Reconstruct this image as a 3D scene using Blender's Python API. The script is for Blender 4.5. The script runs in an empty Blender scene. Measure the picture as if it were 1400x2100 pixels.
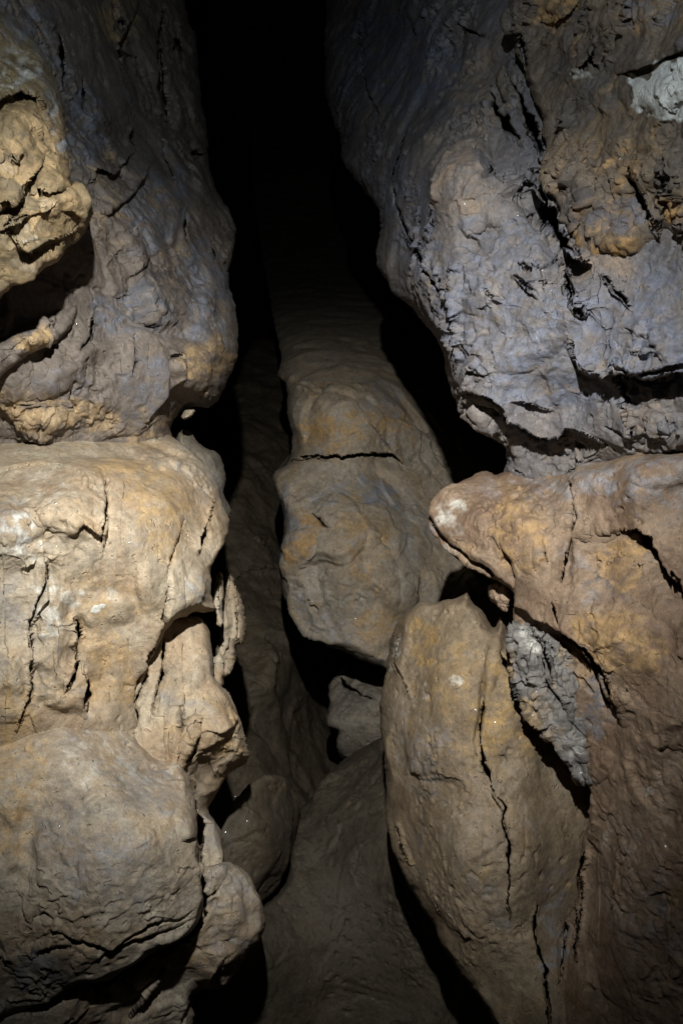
import bpy, math, random, time
import numpy as np
T0 = time.time()

# ------------------------------------------------------------------ scene, camera
scene = bpy.context.scene
COL = scene.collection
F = 1700.0                       # focal length in photo pixels (photo 1400 x 2100)
PITCH = math.radians(10.0)       # camera looks slightly down into the fissure
CAM = np.array([0.0, 0.0, 1.45])
RIGHT = np.array([1.0, 0, 0])
FWD = np.array([0.0, math.cos(PITCH), -math.sin(PITCH)])
UP = np.array([0.0, math.sin(PITCH), math.cos(PITCH)])

cd = bpy.data.cameras.new('camera')
cam = bpy.data.objects.new('camera', cd)
COL.objects.link(cam)
cam.location = CAM
cam.rotation_euler = (math.pi/2 - PITCH, 0, 0)
cd.sensor_fit = 'VERTICAL'
cd.sensor_height = 36.0
cd.lens = 36.0*F/2100.0
cd.clip_start = 0.02
cd.clip_end = 200
scene.camera = cam
scene.view_settings.view_transform = 'Standard'
scene.view_settings.look = 'None'
scene.view_settings.exposure = 0.0
scene.view_settings.gamma = 1.0

def to_world(px, py, z):
    px = np.asarray(px, float); py = np.asarray(py, float); z = np.asarray(z, float)
    x = (px-700)/F*z; y = -(py-1050)/F*z
    return CAM + x[..., None]*RIGHT + y[..., None]*UP + z[..., None]*FWD

# ------------------------------------------------------------------ noise (numpy)
_rng = np.random.RandomState(7)
_PERM = _rng.permutation(4096).astype(np.int64)
_G = _rng.normal(size=(4096, 3)); _G /= np.linalg.norm(_G, axis=1)[:, None]
_G = _G.astype(np.float32)

def gnoise(p):
    """gradient noise, p (N,3) -> (N,) about -1..1"""
    p = p.astype(np.float32)
    i = np.floor(p).astype(np.int64); f = p - i
    u = f*f*f*(f*(f*6-15)+10)
    out = None
    acc = np.zeros(len(p), np.float32)
    for dx in (0, 1):
        wx = u[:, 0] if dx else 1-u[:, 0]
        hx = _PERM[(i[:, 0]+dx) & 4095]
        for dy in (0, 1):
            wy = u[:, 1] if dy else 1-u[:, 1]
            hy = _PERM[(hx + i[:, 1]+dy) & 4095]
            for dz in (0, 1):
                wz = u[:, 2] if dz else 1-u[:, 2]
                g = _G[_PERM[(hy + i[:, 2]+dz) & 4095]]
                d = g[:, 0]*(f[:, 0]-dx) + g[:, 1]*(f[:, 1]-dy) + g[:, 2]*(f[:, 2]-dz)
                acc += wx*wy*wz*d
    return acc*1.6

def fbm(p, octaves=3, gain=0.5):
    s = 0; a = 1.0; q = p
    for k in range(octaves):
        s = s + a*gnoise(q + 17.3*k); a *= gain; q = q*2.03
    return s

def ridged(p, octaves=2, gain=0.5):
    s = 0; a = 1.0; q = p
    for k in range(octaves):
        s = s + a*(1-2*np.abs(gnoise(q + 31.7*k))); a *= gain; q = q*2.1
    return s

_OFF = (_rng.uniform(-.27, .27, size=(4096, 3))).astype(np.float32)
_ROT = np.linalg.qr(np.random.RandomState(3).normal(size=(3, 3)))[0]
def facets(p, soft=.12):
    """broken planes: every Voronoi cell is a tilted flat, blended a little at the borders"""
    p = (p@_ROT).astype(np.float32)
    b = np.floor(p).astype(np.int64)
    n = len(p)
    d1 = np.full(n, 9e9, np.float32); d2 = d1.copy(); h1 = np.zeros(n, np.float32); h2 = h1.copy()
    lo = np.where(p-b < .5, -1, 0)
    for k in range(8):
        c = b + lo + np.array([k & 1, k >> 1 & 1, k >> 2 & 1])
        hh = _PERM[(_PERM[(_PERM[c[:, 0] & 4095]+c[:, 1]) & 4095]+c[:, 2]) & 4095]
        v = p - (c + .5 + _OFF[hh])
        d = (v*v).sum(1)
        hv = (v*_G[hh]).sum(1) + _OFF[hh, 0]*.65
        m = d < d1
        d2 = np.where(m, d1, np.minimum(d2, d)); h2 = np.where(m, h1, np.where(d <= d2, hv, h2))
        d1 = np.where(m, d, d1); h1 = np.where(m, hv, h1)
    w = np.clip((np.sqrt(d2)-np.sqrt(d1))/soft, 0, 1); w = .5+.5*w*w*(3-2*w)
    return h1*w+h2*(1-w)

# ------------------------------------------------------------------ curves in photo pixels
def catmull(P, closed=True, n=4):
    P = np.asarray(P, float); m = len(P); out = []
    rng = range(m if closed else m-1)
    for i in rng:
        if closed:
            a, b, c, d = P[(i-1) % m], P[i], P[(i+1) % m], P[(i+2) % m]
        else:
            a, b, c, d = P[max(i-1, 0)], P[i], P[i+1], P[min(i+2, m-1)]
        for k in range(n):
            t = k/n
            out.append(0.5*((2*b) + (c-a)*t + (2*a-5*b+4*c-d)*t*t + (3*b-a-3*c+d)*t**3))
    if not closed: out.append(P[-1])
    return np.array(out)

def poly_sd(P, x, y):
    """signed distance to closed polygon, + inside"""
    d2 = np.full(x.shape, 1e18); inside = np.zeros(x.shape, bool)
    n = len(P)
    for i in range(n):
        ax, ay = P[i]; bx, by = P[(i+1) % n]
        ex, ey = bx-ax, by-ay
        L = ex*ex+ey*ey
        if L < 1e-9: continue
        t = np.clip(((x-ax)*ex+(y-ay)*ey)/L, 0, 1)
        dd = (x-ax-t*ex)**2 + (y-ay-t*ey)**2
        np.minimum(d2, dd, out=d2)
        if ay != by:
            c = ((ay > y) != (by > y)) & (x < ex*(y-ay)/(by-ay)+ax)
            inside ^= c
    d = np.sqrt(d2)
    return np.where(inside, d, -d)

def line_near(P, x, y):
    """distance, side (+1/-1), interpolated extra columns along an open polyline (local box only)"""
    P = np.asarray(P, float)
    best = np.full(x.shape, 1e18); side = np.zeros(x.shape); val = np.zeros(x.shape); arc = np.zeros(x.shape)
    tot = np.r_[0, np.cumsum(np.hypot(np.diff(P[:, 0]), np.diff(P[:, 1])))]
    for i in range(len(P)-1):
        ax, ay, av = P[i][:3]; bx, by, bv = P[i+1][:3]
        ex, ey = bx-ax, by-ay
        L = ex*ex+ey*ey+1e-9
        t = np.clip(((x-ax)*ex+(y-ay)*ey)/L, 0, 1)
        dd = (x-ax-t*ex)**2+(y-ay-t*ey)**2
        cr = ex*(y-ay)-ey*(x-ax)
        m = dd < best
        best = np.where(m, dd, best); side = np.where(m, np.sign(cr), side); val = np.where(m, av+(bv-av)*t, val)
        arc = np.where(m, tot[i]+(tot[i+1]-tot[i])*t, arc)
    return np.sqrt(best), side, val, np.minimum(arc, tot[-1]-arc)

def tps(ctrl, x, y):
    c = np.asarray(ctrl, float); n = len(c)
    s = 1/700.0
    X = c[:, 0]*s; Y = c[:, 1]*s
    def U(r2): return 0.5*r2*np.log(r2+1e-12)
    K = U((X[:, None]-X)**2+(Y[:, None]-Y)**2) + np.eye(n)*1e-3
    Pm = np.c_[np.ones(n), X, Y]
    A = np.zeros((n+3, n+3)); A[:n, :n] = K; A[:n, n:] = Pm; A[n:, :n] = Pm.T
    w = np.linalg.solve(A, np.r_[c[:, 2], 0, 0, 0])
    xs = x*s; ys = y*s
    out = w[n]+w[n+1]*xs+w[n+2]*ys
    for i in range(n):
        out = out + w[i]*U((xs-X[i])**2+(ys-Y[i])**2)
    return out

# ------------------------------------------------------------------ mineral stains (shape of their own)
# channel: 0 ochre, 1 blue grey, 2 pale calcite, 3 dark manganese.   (cx, cy, rx, ry, rot deg, channel, strength)
STAINS = []
def stain(ch, *rows):
    for r in rows: STAINS.append((r[0], r[1], r[2], r[3], r[4], ch, r[5]))

# ------------------------------------------------------------------ rock builder
stain(0, (120, 855, 150, 40, 0, .5), (300, 870, 80, 30, 0, .4))
stain(1, (1200, 985, 200, 34, -5, .5), (1370, 985, 140, 60, 0, .5))
stain(2, (150, 870, 160, 40, 0, .25), (1335, 205, 40, 34, 0, .9), (1395, 205, 40, 34, 0, .9), (60, 1000, 60, 40, 20, .3), (200, 1560, 120, 60, 20, .35), (330, 1570, 60, 30, 30, .35))
stain(3, (180, 930, 240, 22, 0, .3), (30, 920, 60, 24, 0, .25))

def rock_mesh(name, outline, ctrl, roll=(40, .08), bumps=(), cracks=(), steps=(), noise=1.0, edge=3.0,
              back=.3, step=2.0, rough=1.0, groove=0.0, parent=None, mat=None, seed=0, flute=0.0, n=4, facet=1.0, flake=(.0034, 22, .35), broken=0.0):
    P = catmull(outline, True, n)
    x0, y0 = P.min(0)-4*step; x1, y1 = P.max(0)+4*step
    # a coarser lattice outside the frame, where only a sidestep would see it
    def axis(a, b, lo, hi):
        v = [a]
        while v[-1] < b:
            q = v[-1]
            out = max(lo-q, q-hi, 0)
            v.append(q + step*(1+min(out, 200)/40.0))
        return np.array(v)
    gx = axis(x0, x1, -20, 1420); gy = axis(y0, y1, -20, 2120)
    X, Y = np.meshgrid(gx, gy)
    sh = X.shape
    x = X.ravel(); y = Y.ravel()
    q = np.c_[x/38.0, y/38.0, np.full_like(x, seed*3.1)]
    wx = fbm(q, 3, .55)*edge; wy = fbm(q+91.0, 3, .55)*edge
    sd = poly_sd(P, x+wx, y+wy)
    S = sd.reshape(sh)
    hx = np.gradient(gx); hy = np.gradient(gy)
    keep_v = S > -0.75*np.maximum(hx[None, :], hy[:, None])
    cell = keep_v[:-1, :-1] & keep_v[1:, :-1] & keep_v[:-1, 1:] & keep_v[1:, 1:]
    use = np.zeros(sh, bool)
    use[:-1, :-1] |= cell; use[1:, :-1] |= cell; use[:-1, 1:] |= cell; use[1:, 1:] |= cell
    gy_, gx_ = np.gradient(S, gy, gx)
    gl = np.sqrt(gx_**2+gy_**2)+1e-6
    out = use & (S < 0)
    X = np.where(out, X - S*gx_/gl**2*np.minimum(gl, 1.5)**0, X); Y = np.where(out, Y - S*gy_/gl**2, Y)
    idx = -np.ones(sh, np.int64); idx[use] = np.arange(use.sum())
    x = X[use]; y = Y[use]; d = np.maximum(S[use], 0)
    wx = wx.reshape(sh)[use]; wy = wy.reshape(sh)[use]
    xw = x+wx*.9; yw = y+wy*.9
    z = tps(ctrl, x, y)
    r, R = roll
    rl = r*np.clip(.75+.75*gnoise(np.c_[x/70.0, y/70.0, np.full_like(x, seed+.5)]), .3, 1.4)
    t = np.clip(d/rl, 0, 1)
    z = z + R*np.sqrt(rl/r)*(1-np.sqrt(np.clip(1-(1-t)**2, 0, 1)))
    qb = np.c_[x/95.0, y/95.0, np.full_like(x, seed*2.3+7)]
    bx = fbm(qb, 3, .55)*24; by = fbm(qb+33, 3, .55)*24
    for b in bumps:
        cx, cy, rx, ry, rot, h = b[:6]
        a = math.radians(rot); c, s = math.cos(a), math.sin(a)
        kk = min(1, min(rx, ry)/55)
        dx = xw+bx*kk-cx; dy = yw+by*kk-cy
        u = (dx*c+dy*s)/rx; v = (-dx*s+dy*c)/ry
        rr = np.clip(1-(u*u+v*v), 0, 1)
        pw = b[6] if len(b) > 6 else 1.7
        z -= h*.8*rr**pw
    calm = np.ones_like(z)
    for ln in steps:
        pts, H, W, Rr, Wr = ln
        p = np.array([(a[0], a[1], a[2] if len(a) > 2 else 1.0) for a in pts], float)
        m = (x > p[:, 0].min()-4*max(W, Wr)) & (x < p[:, 0].max()+4*max(W, Wr)) & (y > p[:, 1].min()-4*max(W, Wr)) & (y < p[:, 1].max()+4*max(W, Wr))
        dd, sgn, val, arc = line_near(p, xw[m]+bx[m]*.22, yw[m]+by[m]*.22)
        up = sgn < 0
        calm[m] = np.minimum(calm[m], np.clip(dd/7.0+(1-val), .12, 1))
        z[m] += np.where(up, -H*val*np.exp(-(dd/W)**1.3), Rr*val*np.exp(-(dd/Wr)**1.3))
    qc = np.c_[x/15.0, y/15.0, np.full_like(x, seed*1.7+3)]
    cx1 = fbm(qc, 3, .55)*1.8; cy1 = fbm(qc+21, 3, .55)*1.8; cmod = fbm(qc*.6+55, 2, .6)
    for ln in cracks:
        pts, D = ln
        p = np.array(pts, float)
        wm = p[:, 2].max()
        m = (x > p[:, 0].min()-2*wm-12) & (x < p[:, 0].max()+2*wm+12) & (y > p[:, 1].min()-2*wm-12) & (y < p[:, 1].max()+2*wm+12)
        dd, sgn, w, arc = line_near(p, xw[m]+cx1[m], yw[m]+cy1[m])
        tap = np.clip((arc+1)/(2.2*wm+8), 0, 1)**.7
        half = w*.58*tap*np.clip(.8+.8*cmod[m], .0, 1.3)
        k = np.clip(1-dd/np.maximum(half, .3), 0, 1)*(half > .6)
        z[m] += (.02+D*2.6)*min(1, (wm/5.5)**1.5)*(.3+.7*w/wm)*tap*np.minimum(k*1.6, 1)
        sg = 1 if (len(p)*7+int(p[0, 0])) % 2 else -1
        z[m] += -.007*min(1, wm/7)*np.exp(-dd/26)*np.where(sgn*sg > 0, 1, -.35)*tap
        calm[m] = np.minimum(calm[m], np.clip((dd-half)/4.0, .15, 1))
    # mineral stains
    C = np.zeros((len(x), 4), np.float32)
    q2 = np.c_[x/70.0, y/70.0, np.full_like(x, 5.0)]
    sx = fbm(q2, 4, .62)*26; sy = fbm(q2+50, 4, .62)*26
    br = np.clip(.62+1.1*fbm(np.c_[x/30.0, y/24.0, np.full_like(x, 9.0)], 4, .65), 0, 1)
    for (cx, cy, rx, ry, rot, ch, st) in STAINS:
        m = (np.abs(x-cx) < max(rx, ry)*1.7+30) & (np.abs(y-cy) < max(rx, ry)*1.7+30)
        if not m.any(): continue
        a = math.radians(rot); co, si = math.cos(a), math.sin(a)
        dx = x[m]+sx[m]*min(1, min(rx, ry)/30)-cx; dy = y[m]+sy[m]*min(1, min(rx, ry)/30)-cy
        u = (dx*co+dy*si)/rx; v = (-dx*si+dy*co)/ry
        g = np.clip((1.25-np.sqrt(u*u+v*v))/.6, 0, 1); g = g*g*(3-2*g)
        C[m, ch] = np.maximum(C[m, ch], g*st*(1.0 if ch == 2 and st >= .9 else .3+.7*br[m]))
    # surface in the world, then relief along the normals
    W3 = np.zeros(sh+(3,)); W3[use] = to_world(x, y, z)
    for _ in range(1):
        zz = np.full(sh, np.nan); zz[use] = z
    V = to_world(x, y, z)
    # normals from faces
    c = np.argwhere(cell)
    a_ = idx[c[:, 0], c[:, 1]]; b_ = idx[c[:, 0], c[:, 1]+1]; c_ = idx[c[:, 0]+1, c[:, 1]+1]; d_ = idx[c[:, 0]+1, c[:, 1]]
    faces = np.c_[a_, d_, c_, b_]
    def normals(V):
        fn = np.cross(V[faces[:, 2]]-V[faces[:, 0]], V[faces[:, 3]]-V[faces[:, 1]])
        fn /= (np.linalg.norm(fn, axis=1)[:, None]+1e-12)
        N = np.zeros_like(V)
        for k in range(4):
            for j in range(3): N[:, j] += np.bincount(faces[:, k], fn[:, j], len(V))
        return N/(np.linalg.norm(N, axis=1)[:, None]+1e-9)
    N = normals(V)
    outd = np.maximum(np.maximum(-x, x-1400), np.maximum(-y, y-2100))
    calm *= np.clip(1.6-outd/140.0, .08, 1)
    q = V + seed*5.17
    def facing(V, N):
        r = V-CAM; r = r/np.linalg.norm(r, axis=1)[:, None]
        return np.clip(-(N*r).sum(1)*2.6, .08, 1)*calm
    warp = np.c_[gnoise(q*9), gnoise(q*9+40), gnoise(q*9+80)]
    warp2 = np.c_[gnoise(q*31), gnoise(q*31+40), gnoise(q*31+80)]
    big = fbm(q*5.0, 2, .5)
    med = fbm(q*17.0+warp*.5, 2, .5)
    rm = gnoise(q*5.5+200)+.45*gnoise(q*14+210)+.25*gnoise(q*31+220)+broken
    rm = np.clip((rm-.02)/.42, 0, 1); rm = .14+1.0*rm*rm*(3-2*rm)        # worn smooth areas and broken areas
    fac0 = facets(q*5.5+warp*.16, .12)
    fac1 = facets(q*13+warp*.3, .07)
    h = (big*.008 + med*.0013)*noise + (fac0*.021 + fac1*.0085*(.35+.65*rm))*facet*(1-.75*C[:, 2])
    V = V + N*(h*facing(V, N))[:, None]
    N = normals(V)
    fac2 = facets(q*33+warp2*.3+warp*.4, .08)
    fac3 = facets(q*88+warp2*.6, .1)
    am, fr, ti = flake
    s1 = q[:, 2]*fr*.94+q[:, 0]*fr*ti+q[:, 1]*fr*.25 + 1.7*gnoise(q*8+60) + .9*warp2[:, 0] + .5*gnoise(q*70)
    saw = (-s1) % 1.0
    mask = np.clip((gnoise(q*np.array([17., 17., 12.])+300)+.05)*3.0, 0, 1)
    saw = saw**1.6*mask
    pit = np.clip(gnoise(q*80+warp)-.33, 0, 1)
    h = ((fac2*.0050*facet + fac3*.0024)*rm - pit*.011*np.clip(gnoise(q*9+500)*2+.35, 0, 1) + gnoise(q*210)*.00035)*rough + saw*am*rough*rm
    if flute:
        h += flute*ridged(np.c_[(q[:, 0]*.87+q[:, 2]*.5)*46, q[:, 1]*30, (q[:, 2]*.87-q[:, 0]*.5)*13]+warp*.8, 3, .6)
    h *= 1-.75*C[:, 2]
    if groove:
        g = ridged(q*22+warp*1.6, 3, .6)
        h += groove*(1-.85*C[:, 2])*(.35*g + .9*facets(q*21+warp*.8) + .5*facets(q*48+warp2))
    V = V + N*(h*facing(V, N))[:, None]
    # skirt back along the body, so that the rock is a solid with real thickness
    e = np.concatenate([np.c_[a_, b_], np.c_[b_, c_], np.c_[c_, d_], np.c_[d_, a_]])
    key = np.minimum(e[:, 0], e[:, 1])*len(x)+np.maximum(e[:, 0], e[:, 1])
    _, inv, cnt = np.unique(key, return_inverse=True, return_counts=True)
    be = e[cnt[inv] == 1]
    bv = np.unique(be); remap = -np.ones(len(x), np.int64); remap[bv] = np.arange(len(bv))
    rel = V[bv]-CAM
    zb = rel@FWD
    ccx = x[bv].mean(); ccy = y[bv].mean()
    rings = []
    cen = to_world(np.array([ccx]), np.array([ccy]), np.array([zb.mean()]))[0]
    for k, fr in enumerate((.25, .6, 1.0)):
        s = (zb+back*fr)/zb
        R3 = CAM + rel*s[:, None]
        cc = CAM + (cen-CAM)*((zb.mean()+back*fr)/zb.mean())
        R3 = cc + (R3-cc)*(1-.03*k*k)
        q3 = R3*14.0+seed
        R3 = R3 + (cc-R3)/(np.linalg.norm(cc-R3, axis=1)[:, None]+1e-6)*(np.abs(gnoise(q3))*.012)[:, None]
        rings.append(R3)
    n0 = len(V); nb = len(bv)
    allV = np.concatenate([V]+rings+[np.array([CAM+(cen-CAM)*((zb.mean()+back*1.05)/zb.mean())])])
    quads = [faces]
    i0, i1 = remap[be[:, 0]], remap[be[:, 1]]
    prev0, prev1 = be[:, 0], be[:, 1]
    for k in range(3):
        c0, c1 = n0+k*nb+i0, n0+k*nb+i1
        quads.append(np.c_[prev0, prev1, c1, c0])
        prev0, prev1 = c0, c1
    quads = np.concatenate(quads)
    tris = np.c_[prev0, prev1, np.full(len(prev0), len(allV)-1)]
    # object
    base = np.array([allV[:, 0].mean(), allV[:, 1].mean(), allV[:, 2].min()])
    me = bpy.data.meshes.new(name)
    off = np.array(parent.location) if parent else np.zeros(3)
    if parent and parent.parent: off = off + np.array(parent.parent.location)
    co = (allV-base).astype(np.float32)
    me.vertices.add(len(co)); me.vertices.foreach_set('co', co.ravel())
    loops = np.concatenate([quads.ravel(), tris.ravel()]).astype(np.int32)
    me.loops.add(len(loops)); me.loops.foreach_set('vertex_index', loops)
    ns = np.concatenate([np.arange(len(quads))*4, len(quads)*4+np.arange(len(tris))*3]).astype(np.int32)
    me.polygons.add(len(ns)); me.polygons.foreach_set('loop_start', ns)
    me.update(calc_edges=True)
    me.polygons.foreach_set('use_smooth', np.ones(len(ns), bool))
    at = me.color_attributes.new('mineral', 'FLOAT_COLOR', 'POINT')
    full = np.zeros((len(co), 4), np.float32); full[:n0] = C
    for k in range(3): full[n0+k*nb:n0+(k+1)*nb] = C[bv]
    at.data.foreach_set('color', full.ravel())
    me.update()
    o = bpy.data.objects.new(name, me); COL.objects.link(o)
    if parent:
        o.parent = parent; o.location = base-off
    else:
        o.location = base
    me.materials.append(mat)
    return o

def thing(o, label, cat, group=None, kind=None):
    if label: o['label'] = label
    if cat: o['category'] = cat
    if group: o['group'] = group
    o['kind'] = kind or 'thing'
    return o

# ------------------------------------------------------------------ materials
def rock_material(name, base, base2, ochre=(.34, .235, .12), grey=(.18, .185, .20), pale=(.50, .49, .44), dark=(.045, .040, .040),
                  fine=1.0, wet=.0, patch=.5):
    m = bpy.data.materials.new(name); m.use_nodes = True
    nt = m.node_tree; N = nt.nodes; L = nt.links
    bs = N['Principled BSDF']
    tc = N.new('ShaderNodeTexCoord'); geo = N.new('ShaderNodeNewGeometry')
    pos = geo.outputs['Position']
    def noise(scale, detail=5, rough=.6, dist=0.0, typ='FBM'):
        n = N.new('ShaderNodeTexNoise'); n.inputs['Scale'].default_value = scale
        n.inputs['Detail'].default_value = detail; n.inputs['Roughness'].default_value = rough
        n.inputs['Distortion'].default_value = dist
        L.new(pos, n.inputs['Vector']); return n
    def ramp(src, a, b):
        r = N.new('ShaderNodeMapRange'); r.interpolation_type = 'SMOOTHSTEP'
        r.inputs['From Min'].default_value = a; r.inputs['From Max'].default_value = b
        L.new(src, r.inputs['Value']); return r.outputs['Result']
    def math_(op, a, b):
        n = N.new('ShaderNodeMath'); n.operation = op
        for i, v in enumerate((a, b)):
            if isinstance(v, (int, float)): n.inputs[i].default_value = v
            else: L.new(v, n.inputs[i])
        return n.outputs[0]
    def mix(fac, a, b, mode='MIX'):
        n = N.new('ShaderNodeMix'); n.data_type = 'RGBA'; n.blend_type = mode
        if isinstance(fac, (int, float)): n.inputs[0].default_value = fac
        else: L.new(fac, n.inputs[0])
        for i, v in ((6, a), (7, b)):
            if isinstance(v, tuple): n.inputs[i].default_value = v+(1,)
            else: L.new(v, n.inputs[i])
        return n.outputs[2]
    n1 = noise(9, 9, .7, .2); n2 = noise(30, 9, .75, .2); n3 = noise(120, 5, .75); n4 = noise(420, 4, .75)
    at = N.new('ShaderNodeAttribute'); at.attribute_name = 'mineral'
    sep = N.new('ShaderNodeSeparateColor'); L.new(at.outputs['Color'], sep.inputs[0])
    c = mix(ramp(n1.outputs[0], .36, .64), base, base2)
    # random patches of ochre / grey / pale crust
    n5 = noise(11, 7, .68, .8)
    c = mix(math_('MULTIPLY', ramp(n5.outputs[0], .54, .68), patch*.7), c, ochre)
    n6 = noise(14, 7, .7, .9)
    c = mix(math_('MULTIPLY', ramp(n6.outputs[0], .56, .70), patch*.6), c, grey)
    # placed stains
    def broken(ch, lo, hi, nz):
        v = math_('MULTIPLY', ch, math_('ADD', -.25, math_('MULTIPLY', nz, 2.4)))
        return ramp(v, lo, hi)
    c = mix(broken(sep.outputs[0], .06, .66, n2.outputs[0]), c, ochre)
    c = mix(broken(sep.outputs[1], .08, .85, n2.outputs[0]), c, grey)
    c = mix(broken(sep.outputs[2], .15, .75, n2.outputs[0]), c, pale)
    c = mix(broken(at.outputs['Alpha'], .15, .8, n2.outputs[0]), c, dark)
    # mottling and grain
    mot = N.new('ShaderNodeMapRange'); L.new(n2.outputs[0], mot.inputs['Value'])
    mot.inputs['From Min'].default_value = .3; mot.inputs['From Max'].default_value = .7
    mot.inputs['To Min'].default_value = .66; mot.inputs['To Max'].default_value = 1.30
    gr = N.new('ShaderNodeMapRange'); L.new(n3.outputs[0], gr.inputs['Value'])
    gr.inputs['From Min'].default_value = .3; gr.inputs['From Max'].default_value = .7
    gr.inputs['To Min'].default_value = .74; gr.inputs['To Max'].default_value = 1.24
    g2 = N.new('ShaderNodeMapRange'); L.new(n4.outputs[0], g2.inputs['Value'])
    g2.inputs['From Min'].default_value = .3; g2.inputs['From Max'].default_value = .7
    g2.inputs['To Min'].default_value = .78; g2.inputs['To Max'].default_value = 1.2
    k = math_('MULTIPLY', math_('MULTIPLY', mot.outputs[0], gr.outputs[0]), g2.outputs[0])
    comb = N.new('ShaderNodeCombineColor')
    for i in range(3): L.new(k, comb.inputs[i])
    c = mix(1.0, c, comb.outputs[0], 'MULTIPLY')
    # small dark pits and specks
    sp = noise(120, 3, .6, .6)
    c = mix(math_('MULTIPLY', math_('MULTIPLY', ramp(sp.outputs[0], .68, .75), ramp(n5.outputs[0], .48, .6)), .6), c, dark)
        # tiny water drops that catch the lamp
    vo = N.new('ShaderNodeTexVoronoi'); vo.inputs['Scale'].default_value = 48
    L.new(pos, vo.inputs['Vector'])
    pick = N.new('ShaderNodeSeparateColor'); L.new(vo.outputs['Color'], pick.inputs[0])
    drop = math_('MULTIPLY', math_('LESS_THAN', vo.outputs['Distance'], .05), math_('GREATER_THAN', pick.outputs[0], .42-wet))
    dome = math_('MULTIPLY', drop, math_('SUBTRACT', .05*.05, math_('MULTIPLY', vo.outputs['Distance'], vo.outputs['Distance'])))
    c = mix(drop, c, (.9, .9, .9)); L.new(c, bs.inputs['Base Color']); L.new(math_('MULTIPLY', drop, .9), bs.inputs['Metallic'])
    rg = N.new('ShaderNodeMapRange'); L.new(n2.outputs[0], rg.inputs['Value'])
    rg.inputs['From Min'].default_value = .3; rg.inputs['From Max'].default_value = .7
    rg.inputs['To Min'].default_value = .52; rg.inputs['To Max'].default_value = .85
    rough = math_('SUBTRACT', rg.outputs[0], math_('MULTIPLY', drop, .45))
    L.new(rough, bs.inputs['Roughness'])
    L.new(math_('ADD', .36, math_('MULTIPLY', drop, .6)), bs.inputs['Specular IOR Level'])
    # relief finer than the mesh
    ms = noise(60, 9, .74, 0.0)
    hsum = math_('ADD', math_('MULTIPLY', ms.outputs[0], .0021*fine), math_('MULTIPLY', n4.outputs[0], .0012*fine))
    hsum = math_('SUBTRACT', hsum, math_('MULTIPLY', ramp(sp.outputs[0], .62, .76), .0028*fine))
    hsum = math_('ADD', hsum, math_('MULTIPLY', dome, .10))
    bp = N.new('ShaderNodeBump'); bp.inputs['Strength'].default_value = .85; bp.inputs['Distance'].default_value = 1.0
    L.new(hsum, bp.inputs['Height']); L.new(bp.outputs[0], bs.inputs['Normal'])
    return m

M_tan = rock_material('tan_limestone', (.285, .205, .128), (.35, .295, .215), patch=.75)
M_rust = rock_material('rusty_tan_limestone', (.14, .088, .056), (.23, .165, .11), patch=.8, ochre=(.265, .17, .08))
M_brown = rock_material('brown_limestone', (.265, .20, .135), (.335, .29, .225), patch=.75)
M_olive = rock_material('olive_brown_limestone', (.155, .112, .068), (.205, .158, .105), patch=.7, ochre=(.26, .17, .07))
M_blue = rock_material('blue_grey_limestone', (.108, .102, .108), (.16, .138, .122), patch=.7, ochre=(.24, .165, .10), grey=(.112, .118, .145), pale=(.40, .40, .42))
M_wall = rock_material('muddy_wall', (.112, .09, .074), (.16, .132, .108), patch=.7, grey=(.122, .126, .146))
M_rough = rock_material('rusty_breccia', (.135, .10, .066), (.085, .07, .06), patch=1.0, fine=1.3, ochre=(.34, .20, .075), grey=(.11, .11, .13))
M_crust = rock_material('grey_crystal_crust', (.11, .10, .092), (.19, .178, .165), fine=1.6, wet=.1, patch=.5)
M_pale = rock_material('pale_calcite', (.62, .60, .55), (.50, .46, .38), patch=.3)
M_yellow = rock_material('yellow_clay_rock', (.205, .145, .07), (.17, .135, .085), patch=.6, fine=1.2)
M_chock = rock_material('mottled_wedge_rock', (.195, .15, .098), (.22, .19, .15), patch=1.0, ochre=(.25, .16, .07), grey=(.15, .155, .17))
M_floor = rock_material('falloff_darkened_mud', (.036, .028, .018), (.052, .041, .027), patch=.2, ochre=(.08, .05, .025), grey=(.045, .042, .04))  # mud colour darkened further to stand in for the lamp's falloff
M_dark = rock_material('falloff_darkened_rock', (.054, .041, .025), (.075, .058, .038), patch=.3, ochre=(.09, .06, .03), grey=(.055, .053, .05))  # rock colour lowered well below its neighbours in place of beam falloff
M_dim = rock_material('damp_passage_rock', (.115, .10, .08), (.15, .13, .10), patch=.4, ochre=(.2, .14, .07))

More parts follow.
